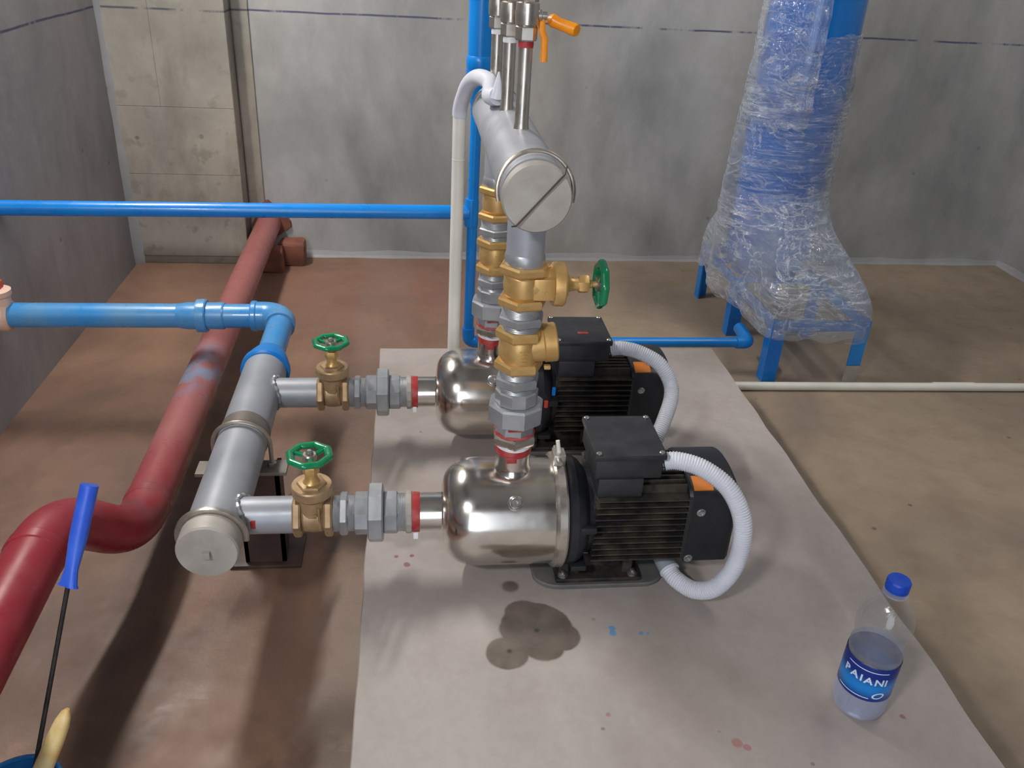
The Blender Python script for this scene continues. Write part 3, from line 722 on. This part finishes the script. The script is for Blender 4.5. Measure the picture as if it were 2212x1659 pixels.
# ------------------------------------------------------------------ discharge manifold
ZM = .688
t = thing('discharge_manifold', 'thick grey discharge manifold pipe with round end cap above the pumps', 'pipe', (XR, 1.1, .5))
obj('manifold_pipe', MB().lathe([(.046, 1.09), (.046, 1.69)], 56, axf('Y', (XR, 0, ZM))), 'silver_paint', t)
cp = obj('end_cap', MB().lathe([(.0472, 1.094), (.0472, 1.086), (.045, 1.0815), (.01, 1.08)], 56, axf('Y', (XR, 0, ZM))), 'cap_paint', t)
obj('far_cap', MB().lathe([(.0475, 1.665), (.0475, 1.692), (.02, 1.705)], 48, axf('Y', (XR, 0, ZM))), 'silver_paint', t)
for yy in (Y1, Y2):
    br = obj('drop_pipe', MB().lathe([(.028, .56), (.028, ZM - .03)], 40, axf('Z', (XR, yy, 0))), 'silver_paint', t)
    obj('socket_weld', MB().lathe([(.028, .586), (.0292, .5835), (.0302, .578), (.0298, .57), (.0285, .5665)], 40, axf('Z', (XR, yy, 0))), 'galv', br)
# wire loop and rod over the end cap
t2 = thing('wire_strap', 'thin rusty wire ring and rod crossing the manifold end cap', 'wire', (XR, 1.1, ZM))
pts = [(XR + .0515 * math.cos(a), 1.103 + .012 * math.sin(a), ZM + .004 + .0515 * math.sin(a)) for a in [math.radians(q) for q in range(-15, 196, 7)]]
obj('wire_ring', MB().tube(pts, .003, 10), 'wire', t2)
obj('wire_rod', MB().tube([(XR + .037, 1.088, ZM + .042), (XR + .033, 1.077, ZM + .034), (XR - .027, 1.0765, ZM - .036), (XR - .031, 1.088, ZM - .04)], .0012, 8), 'steel_dark', t2)
# small risers with ball valves
def ball_riser(label, yy, zb, xx=XR, lever=0):
    t = thing('ball_valve_riser', label, 'valve', (xx, yy, ZM), 'small steel risers on the manifold')
    rz = obj('riser_pipe', MB().lathe([(.0125, ZM + .04), (.0112, ZM + .05), (.0105, ZM + .055), (.0105, zb + .005)], 28, axf('Z', (xx, yy, 0))), 'stainless', t)
    obj('sealant_ring', MB().lathe([(.0112, zb - .009), (.0114, zb - .004), (.0112, zb + .001)], 28, axf('Z', (xx, yy, 0))), 'red_mark' if lever == 1 else 'white_tape', rz)
    obj('valve_hex', MB().lathe(hexp(.0158, zb, zb + .02), 6, axf('Z', (xx, yy, 0))), 'stainless', t)
    obj('valve_ball_body', MB().lathe([(.013, zb + .019), (.0168, zb + .022), (.0175, zb + .032), (.0175, zb + .04), (.0165, zb + .05), (.013, zb + .052)], 32, axf('Z', (xx, yy, 0))), 'stainless', t)
    obj('valve_hex', MB().lathe(hexp(.0158, zb + .051, zb + .072), 6, axf('Z', (xx, yy, 0))), 'stainless', t)
    obj('upper_pipe', MB().lathe([(.0105, zb + .07), (.0105, zb + .4)], 24, axf('Z', (xx, yy, 0))), 'stainless', t)
    st = obj('lever_stem', MB().lathe([(.008, .012), (.008, .02), (.0055, .021), (.0055, .028)], 20, axf('X', (xx, yy, zb + .034))), 'stainless', t)
    if lever == 1:
        lv = obj('lever', MB().tube([(xx + .021, yy, zb + .034), (xx + .022, yy, zb + .014), (xx + .0265, yy, zb + .004), (xx + .0275, yy - .002, zb - .028)], .0035, 10, flat=1.5), 'orange', t)
    elif lever == 2:
        lv = obj('lever', MB().tube([(xx + .025, yy, zb + .034), (xx + .036, yy - .02, zb + .035), (xx + .046, yy - .12, zb + .038)], .0028, 10), 'stainless', t)
        obj('lever_sleeve', MB().tube([(xx + .044, yy - .13, zb + .038), (xx + .047, yy - .133, zb + .0378), (xx + .056, yy - .138, zb + .034), (xx + .078, yy - .15, zb + .028), (xx + .08, yy - .152, zb + .0275)], [.008, .0095, .0082, .0092, .0078], 16), 'orange', lv)
    return t
ball_riser('small steel riser with ball valve and hanging orange lever, nearest on the manifold', 1.3, .857, .165, 1)
ball_riser('small steel riser with ball valve and white taped joint, middle one on the manifold', 1.45, .846, .158, 2)
ball_riser('small steel riser with ball valve, farthest on the manifold beside the blue pipe', 1.6, .842, .152, 0)

# ------------------------------------------------------------------ blue riser and runs
XB, YP = .160, 2.21
t = thing('blue_riser_pipe', 'blue vertical pipe rising from the floor behind the pumps to the ceiling', 'pipe', (XB, YP, FL))
obj('wide_pipe', MB().lathe([(.0315, .66), (.0315, ZC)], 40, axf('Z', (XB + .01, YP, 0))), 'blue', t)
obj('pipe_socket', MB().lathe([(.0315, .685), (.034, .69), (.035, .697), (.035, .707), (.034, .714), (.0315, .719)], 40, axf('Z', (XB + .01, YP, 0))), 'blue', t)
obj('reducer', MB().lathe([(.0165, .57), (.0175, .6), (.03, .64), (.0312, .665), (.0312, .685)], 40, axf('Z', (XB + .006, YP, 0))), 'blue', t)
ZP = -.062
pth = rnd_path([(XB + .004, YP, .6), (XB, YP, ZP), (.99, YP, ZP), (1.01, YP, ZP)], [.03, .001], 8)
obj('narrow_pipe', MB().tube([(XB + .004, YP, .6), (XB, YP, ZP + .03)], .0142, 28), 'blue', t)
obj('floor_elbow', MB().tube(rnd_path([(XB, YP, ZP + .045), (XB, YP, ZP), (XB + .045, YP, ZP)], .03, 8), .0178, 28), 'blue', t)
obj('floor_run', MB().tube([(XB + .03, YP, ZP), (1.0, YP - .004, ZP)], .0148, 28), 'blue', t)
obj('end_elbow', MB().tube(rnd_path([(.965, YP - .004, ZP), (1.005, YP - .004, ZP), (1.012, YP + .1, ZP)], .03, 8), .0185, 24), 'blue', t)
te = obj('tee', MB().lathe([(.0178, .285), (.0188, .29), (.0188, .355), (.0178, .36)], 32, axf('Z', (XB - .001, YP, 0))), 'blue', t)
obj('tee_branch', MB().lathe([(.0205, .0), (.0205, .03), (.0195, .033)], 32, axf('-X', (XB - .008, YP, .322))), 'blue', te)
t = thing('blue_branch_pipe', 'blue horizontal pipe from the side wall to the blue riser', 'pipe', (-.4, 2.18, FL))
obj('pipe_run', MB().tube([(XB - .03, YP, .322), (XL - .005, 2.14, .333)], .0188, 32), 'blue', t)
obj('tape_ring', MB().lathe([(.0192, 0), (.0196, .003), (.0192, .008)], 24, axf('-X', (XB - .043, YP - .001, .3222))), 'white_tape', t)

# white conduit behind the pumps, drooping over the manifold
t = thing('white_conduit', 'white upright conduit with a drooping hose end over the manifold', 'conduit', (.095, 1.74, 0))
obj('rigid_pipe', MB().tube([(.092, 1.74, 0), (.0957, 1.74, .672)], .0134, 28), 'white_pvc', t)
obj('joint_ring', MB().lathe([(.0134, .575), (.0139, .577), (.0134, .579)], 28, axf('Z', (.0953, 1.74, 0))), 'white_pvc', t)
hp_ = spline([(.0957, 1.74, .664), (.0965, 1.735, .68), (.1, 1.72, .7), (.108, 1.68, .733), (.12, 1.64, .752), (.132, 1.6, .757), (.1395, 1.565, .7545), (.1375, 1.535, .748), (.1345, 1.51, .7445), (.1365, 1.488, .7455), (.1435, 1.472, .749)], 10)
obj('flexible_end', MB().tube(hp_, .0148, 24), 'white_flex', t)
obj('conduit_tip', MB().tube([(.143, 1.473, .7488), (.1435, 1.471, .758), (.1445, 1.472, .788)], [.0145, .009, .0015], 20), 'white_flex', t)
# white pipe lying on the floor
t = thing('white_floor_pipe', 'long white plastic pipe lying on the floor in front of the tank stand', 'pipe', (1.6, 2.085, FL))
obj('pipe_run', MB().tube([(.85, 2.093, FL + .0125), (XW - .01, 2.06, FL + .0125)], .0125, 24), 'white_pvc', t)
obj('pipe_socket', MB().tube([(1.55, 2.0802, FL + .0132), (1.68, 2.0772, FL + .0132)], .0132, 24), 'white_pvc', t)

# corrugated conduits
def corrugated(pts, r, pitch=.0042):
    path = resample(spline(pts, 24), pitch / 4); k = len(path)
    return MB().tube(path, [r + .0006 * (1 if (i % 4) in (0, 1) else -.8) for i in range(k)], 18)
t = thing('flexible_conduit', 'white corrugated conduit looping from the nearer motor box down to the plinth', 'conduit', (.47, 1.06, 0), 'corrugated motor conduits')
front = [(.402, Y1 - .042, .243), (.43, 1.115, .249), (.468, 1.098, .244), (.505, 1.075, .222), (.5275, 1.055, .182), (.532, 1.042, .135), (.522, 1.034, .085), (.5, 1.04, .042), (.475, 1.062, .02), (.452, 1.09, .02), (.443, 1.112, .026), (.438, 1.13, .031)]
obj('corrugated_hose', corrugated(front, .0148), 'white_flex', t)
obj('hose_sleeve', MB().tube([(.4445, 1.107, .0255), (.436, 1.14, .034), (.43, 1.185, .037)], [.0172, .0165, .0165], 24), 'grey_pvc', t)
obj('sleeve_ring', MB().tube([(.445, 1.1055, .0252), (.444, 1.1085, .0262)], .0182, 24), 'white_flex', t)
t = thing('flexible_conduit', 'white corrugated conduit curving down from the farther motor box', 'conduit', (.47, 1.5, 0), 'corrugated motor conduits')
rear = [(.402, Y2 - .042, .243), (.43, 1.53, .25), (.466, 1.515, .246), (.503, 1.5, .228), (.525, 1.485, .195), (.524, 1.46, .17), (.502, 1.42, .14), (.474, 1.38, .1), (.455, 1.33, .05), (.448, 1.29, .02)]
obj('corrugated_hose', corrugated(rear, .0148), 'white_flex', t)

# ------------------------------------------------------------------ red pipe
path = rnd_path([(-.532, YB + .03, -.022), (-.512, 1.305, -.022), (-.572, 1.165, .125), (-.535, .3, .15)], [.085, .085], 14)
t = thing('red_service_pipe', 'thick dull red pipe with a double bend running along the floor', 'pipe', (-.52, 2.0, FL))
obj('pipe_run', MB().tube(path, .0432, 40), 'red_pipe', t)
for a, d in (((-.5132, 1.40, -.022), (0, -1, 0)), ((-.5685, 1.07, .1277), (0, -1, .03))):
    dv = Vector(d).normalized(); a = Vector(a)
    obj('bend_rim', MB().tube([a - dv * .012, a - dv * .009, a + dv * .009, a + dv * .012], [.0433, .0448, .0448, .0433], 40), 'red_pipe', t)
# broken hole and lumps of masonry by the wall
t = thing('brick_lump', 'muddy broken brick wedged beside the red pipe at the wall', 'rubble', (-.45, 3.09, FL))
def lump(x0, x1, y0, y1, z0, z1, seed):
    mb = MB().box(x0, x1, y0, y1, z0, z1, bev=.012)
    mb.v = [v + Vector([.012 * noise.noise(v * 22 + Vector((seed, k * 7, 0))) for k in range(3)]) for v in mb.v]
    for v in mb.v: v.z = max(v.z, FL)
    return mb
obj('brick', lump(-.49, -.40, 3.06, 3.15, FL, FL + .085, 1), 'brick', t)
single('rubble_block', lump(-.575, -.47, 2.99, 3.05, FL, FL + .09, 5), 'brick', 'low muddy block carrying the far end of the red pipe', 'rubble')
single('wall_sleeve', MB().lathe([(.047, 3.165), (.066, 3.168), (.07, YB + .002)], 24, axf('Y', (-.532, 0, -.02)), fn=lambda a, h: 1 + .14 * math.sin(a * 3 + 1) + .07 * math.sin(a * 7)), 'brick', 'rough reddish mortar patch where the red pipe enters the wall', 'mortar')

# ------------------------------------------------------------------ tank, film and stand
TX, TY, TR = 1.16, 2.55, .136
t = thing('pressure_tank', 'tall blue cylindrical pressure tank standing upright on the blue stand', 'tank', (TX, TY, .04))
prof = [(.09, .045), (.115, .06), (.13, .085), (TR, .12), (TR, .3), (TR, .6), (TR, .9), (TR, 1.12)]
for i in range(1, 9):
    a = PI / 2 * i / 8; prof.append((max(.01, TR * math.cos(a)), 1.12 + .075 * math.sin(a)))
obj('tank_shell', MB().lathe(prof, 64, axf('Z', (TX, TY, 0))), 'tank_blue', t, 35)
obj('tank_foot_ring', MB().lathe([(.1, .04), (.105, .041), (.105, .09), (.1, .09)], 48, axf('Z', (TX, TY, 0))), 'tank_blue', t)
# stand
t = thing('tank_stand', 'blue welded angle steel stand under the pressure tank', 'stand', (1.19, 2.48, FL))
SX0, SX1, SY0, SY1, ST = 1.036, 1.335, 2.135, 2.82, .04
def angle_leg(x, y, sx, sy, z0=FL, nm='leg', mat='stand_blue', w=.042, k=.005):
    o_ = [(x, y), (x + sx * w, y), (x + sx * w, y + sy * k), (x + sx * k, y + sy * k), (x + sx * k, y + sy * w), (x, y + sy * w)]
    if sx * sy < 0: o_ = list(reversed(o_))
    return MB().prism(o_, z0, ST, 'Z')
for (x, y, sx, sy) in ((SX0, SY0, 1, 1), (SX0, 2.46, 1, 1), (SX0, SY1, 1, -1), (SX1, 2.46, -1, 1), (SX1, SY1, -1, -1)):
    obj('leg', angle_leg(x, y, sx, sy), 'stand_blue', t, 20)
lg = obj('leg', angle_leg(SX1, SY0, -1, 1, FL + .055), 'stand_blue', t, 20)
fo = angle_leg(SX1, SY0, -1, 1); fo.v = [Vector((v.x, v.y, min(v.z, FL + .056))) for v in fo.v]
obj('bare_foot', fo, 'cap_paint', lg, 20)
for y in (SY0 + .0056, SY1 - .0106): obj('rail', MB().box(SX0 + .0056, SX1 - .0056, y, y + .005, ST - .035, ST - .001), 'stand_blue', t, 0)
for x in (SX0 + .0056, SX1 - .0106): obj('rail', MB().box(x, x + .005, SY0 + .011, SY1 - .011, ST - .035, ST - .001), 'stand_blue', t, 0)
for y in (2.44, 2.62): obj('cross_bar', MB().box(SX0, SX1, y, y + .04, ST - .004, ST + .001), 'stand_blue', t, 0)
# film
t = thing('plastic_film', 'crinkled clear stretch film wrapped round the blue tank and its stand', 'film', (TX, TY, .03))
def sstep(a, b, x):
    q = min(1, max(0, (x - a) / (b - a))); return q * q * (3 - 2 * q)
def wrap(z0, z1, nz, na, off, a0=0., a1=2 * PI, ragged=.02, seed=0, amp=.003, bulge=None, flare=True):
    mb = MB(); vs = []; fs = []; full = abs(a1 - a0 - 2 * PI) < 1e-6
    cols = na if full else na + 1
    for j in range(nz + 1):
        for i in range(cols):
            a = a0 + (a1 - a0) * i / na
            zt = z1 + ragged * noise.noise(Vector((math.cos(a) * 2.5, math.sin(a) * 2.5, seed + 9)))
            zb = z0 + ragged * .8 * noise.noise(Vector((math.cos(a) * 5, math.sin(a) * 5, seed + 4)))
            z = zb + (zt - zb) * j / nz
            c, s_ = math.cos(a), math.sin(a)
            r = TR + off
            # rectangle of the stand seen from the tank axis
            hx = (SX1 + .01 - TX) if c > 0 else (TX - SX0 + .01); hy = (SY1 + .012 - TY) if s_ > 0 else (TY - SY0 + .012)
            rr = 1 / (abs(c / hx) ** 14 + abs(s_ / hy) ** 14) ** (1 / 14)
            k = 1 - sstep(.05, .36, z) if flare else 0
            rad = r * (1 - k) + max(r, rr) * k
            p = Vector((c, s_, z))
            w = amp * (noise.noise(Vector((c * 3, s_ * 3, z * 42 + seed))) + .7 * noise.noise(Vector((c * 7 + z * 6, s_ * 7, z * 16 + seed))))
            w += .008 * k * noise.noise(Vector((c * 6, s_ * 6, z * 5 + seed)))
            rad += w + (bulge(a, z) if bulge else 0)
            vs.append((TX + rad * c, TY + rad * s_, z))
    for j in range(nz):
        for i in range(na):
            k = (i + 1) % cols
            fs.append((j * cols + i, j * cols + k, (j + 1) * cols + k, (j + 1) * cols + i))
    return mb.add(vs, fs)
def lb(a, z):
    # slack fold standing off the side away from the wall light
    d = math.cos(a - math.radians(192)); return max(0, d) ** 3 * (.03 * sstep(.75, .25, z) + .012) if True else 0
obj('film_wrap', wrap(-.018, .775, 130, 130, .007, ragged=.03, bulge=lb), 'film', t, 60)
obj('film_layer', wrap(.1, .66, 90, 100, .013, ragged=.09, seed=20, amp=.004, bulge=lb), 'film', t, 60)
obj('film_skirt', wrap(-.01, .34, 60, 120, .012, ragged=.05, seed=60, amp=.004, bulge=lb), 'film_skirt', t, 60)
obj('film_fold', wrap(.52, 1.15, 70, 40, .016, math.radians(150), math.radians(262), .05, 40, .007), 'film_thick', t, 60)

# ------------------------------------------------------------------ bottle
BX, BY = .661, .827
t = thing('water_bottle', 'half-full clear plastic water bottle with blue cap and blue label', 'bottle', (BX, BY, 0))
SB = .95
F = axf('Z', (BX, BY, 0)) @ Matrix.Diagonal((1.02, 1.02, SB, 1))
obj('bottle_base', MB().lathe([(.012, .005), (.022, .001), (.03, .0005), (.035, .006), (.0372, .016), (.0376, .03), (.037, .048)], 48, F, cap=False), 'pet_frost', t)
obj('bottle_body', MB().lathe([(.037, .048), (.0366, .05), (.0366, .115), (.0368, .122), (.0362, .13), (.0335, .138), (.033, .143), (.035, .15), (.0372, .16), (.0378, .172), (.0365, .186), (.0325, .2), (.026, .212), (.0185, .221), (.0142, .226), (.0132, .231), (.0132, .245)], 48, F, cap=False), 'pet', t)
obj('water', MB().lathe([(.01, .007), (.03, .004), (.0355, .016), (.036, .05), (.036, .126)], 48, F), 'water', t)
cp = obj('bottle_cap', MB().lathe([(.015, .2375), (.0158, .2385), (.0158, .241), (.0152, .2414), (.0158, .242), (.0158, .2525), (.0144, .2552), (.001, .2556)], 48, F, fn=lambda a, h: 1 + (.012 * math.cos(a * 36) if .2418 < h < .253 else 0)), 'cap_blue', t)
obj('neck_ring', MB().lathe([(.013, .229), (.0165, .23), (.0165, .232), (.013, .233)], 40, F), 'pet_frost', t)
lab = obj('bottle_label', MB().lathe([(.0372, .049), (.0374, .0495), (.0374, .1145), (.0372, .115)], 56, F, cap=False), 'label', t)
az0 = math.atan2(-BY, -BX)      # towards the viewer's side
def bent(mb_v, faces, name, mat, ac, z0, r=.0377):
    m2 = MB(); r *= 1.02; m2.v = [Vector((BX + (r + v[2]) * math.cos(ac + v[0] / r), BY + (r + v[2]) * math.sin(ac + v[0] / r), (z0 + v[1]) * SB)) for v in mb_v]; m2.f = faces
    return obj(name, m2, mat, lab, 0)
def text_mesh(body, size):
    cu = bpy.data.curves.new('letter', 'FONT'); cu.body = body; cu.size = size; cu.resolution_u = 3; cu.extrude = .0002; cu.offset = .0004
    o_ = bpy.data.objects.new('letter', cu); C.objects.link(o_)
    dg = bpy.context.evaluated_depsgraph_get(); me = bpy.data.meshes.new_from_object(o_.evaluated_get(dg))
    vs = [v.co.copy() for v in me.vertices]; fs = [tuple(p.vertices) for p in me.polygons]
    bpy.data.objects.remove(o_); bpy.data.curves.remove(cu); bpy.data.meshes.remove(me)
    return vs, fs
xx = -.033
for k, ch in enumerate('PAIANI'):
    vs_, fs_ = text_mesh(ch, .0175)
    w0 = min(v.x for v in vs_); w1 = max(v.x for v in vs_)
    bent([(v.x - w0 + xx, v.y, v.z) for v in vs_], fs_, 'printed_letter', 'print_white', az0, .085 - .0005 * k)
    xx += (w1 - w0) + .0026
vs_ = []; fs_ = []
for i in range(32):
    a = 2 * PI * i / 32
    for q in (1, .66): vs_.append((.024 + .0085 * q * math.cos(a) + .002 * math.sin(a), .0062 * q * math.sin(a), .0002))
for i in range(32):
    k = (i + 1) % 32; fs_.append((2 * i, 2 * k, 2 * k + 1, 2 * i + 1))
bent(vs_, fs_, 'printed_ring', 'print_white', az0, .062)
for z_, w0, w1 in ((.1065, -.03, .03), (.0545, -.036, .012)):
    vs_ = []; fs_ = []
    for i in range(25):
        x_ = w0 + (w1 - w0) * i / 24; vs_ += [(x_, 0, .0002), (x_, .0016, .0002)]
    for i in range(24): fs_.append((2 * i, 2 * i + 2, 2 * i + 3, 2 * i + 1))
    bent(vs_, fs_, 'printed_line', 'print_white', az0, z_)

# ------------------------------------------------------------------ paint can, brush and roller
CX, CY = -.522, .782
t = thing('paint_can', 'small open paint can with wet blue rim on the floor', 'can', (CX, CY, FL))
obj('can_body', MB().lathe([(.056, FL), (.0565, FL + .003), (.0565, -.036), (.0535, -.036), (.0535, FL + .004)], 48, axf('Z', (CX, CY, 0)), cap=False), 'can_blue', t)
obj('can_bottom', MB().lathe([(.056, FL + .001), (.056, FL + .004)], 48, axf('Z', (CX, CY, 0))), 'can_blue', t)
obj('can_rim', MB().tube([(CX + .0562 * math.cos(2 * PI * i / 48), CY + .0562 * math.sin(2 * PI * i / 48), -.034) for i in range(48)], .0034, 10, closed=True), 'can_blue', t)
obj('blue_paint', MB().lathe([(.0533, FL + .004), (.0533, -.075)], 40, axf('Z', (CX, CY, 0))), 'blue', t)
t = thing('paint_brush', 'pale wooden paint brush with spattered handle standing in the paint can', 'brush', (CX + .02, CY, FL))
a = Vector((-.53, .775, -.1)); b = Vector((-.4555, .834, .06)); dv = (b - a)
hpts = [a.lerp(b, q) for q in (.3, .45, .6, .75, .88, .96, 1.0)]
obj('brush_handle', MB().tube(hpts, [.018, .0155, .0148, .0145, .0125, .0085, .003], 20, flat=.75), 'wood', t)
obj('ferrule', MB().tube([a.lerp(b, .1), a.lerp(b, .32)], .017, 16, flat=.5), 'stainless', t)
obj('bristles', MB().tube([a.lerp(b, -.28), a.lerp(b, .12)], [.018, .0165], 16, flat=.5), 'bristle', t)
for q, w in ((.86, .0042), (.7, .0035), (.56, .003)):
    c = a.lerp(b, q); nrm = Vector((.25, -.75, .55)).normalized()
    obj('paint_spatter', MB().lathe([(w, 0), (w * .7, .0008)], 10, Matrix.Translation(c + nrm * .0062) @ nrm.to_track_quat('Z', 'Y').to_matrix().to_4x4()), 'orange_sticker', t)
t = thing('handled_rod', 'blue plastic handle on a long thin dark rod standing in the paint can', 'tool', (CX, CY, FL))
b0 = Vector((-.535, .768, -.145)); b1 = Vector((-.4655, .9365, .186)); b2 = Vector((-.4365, .998, .3045))
obj('rod', MB().tube([b0, b1, b1.lerp(b2, .3)], .0032, 12), 'dark_wire', t)
ks = [(-.03, .0165, .35), (0, .0135, .5), (.14, .0095, .8), (.3, .0105, .9), (.45, .0118, 1), (.8, .0118, 1), (1.0, .0118, 1)]
mb = MB(); pts = [b1.lerp(b2, q[0]) for q in ks]
mb.tube(pts, [q[1] for q in ks], 20, fn=lambda i, a: 1 - (1 - ks[i][2]) * abs(math.sin(a)) ** 1.5)
obj('handle', mb, 'blue_handle', t)

# ------------------------------------------------------------------ lift everything so that the floor lies at zero
for o in TOPS:
    o.location.z += ZO
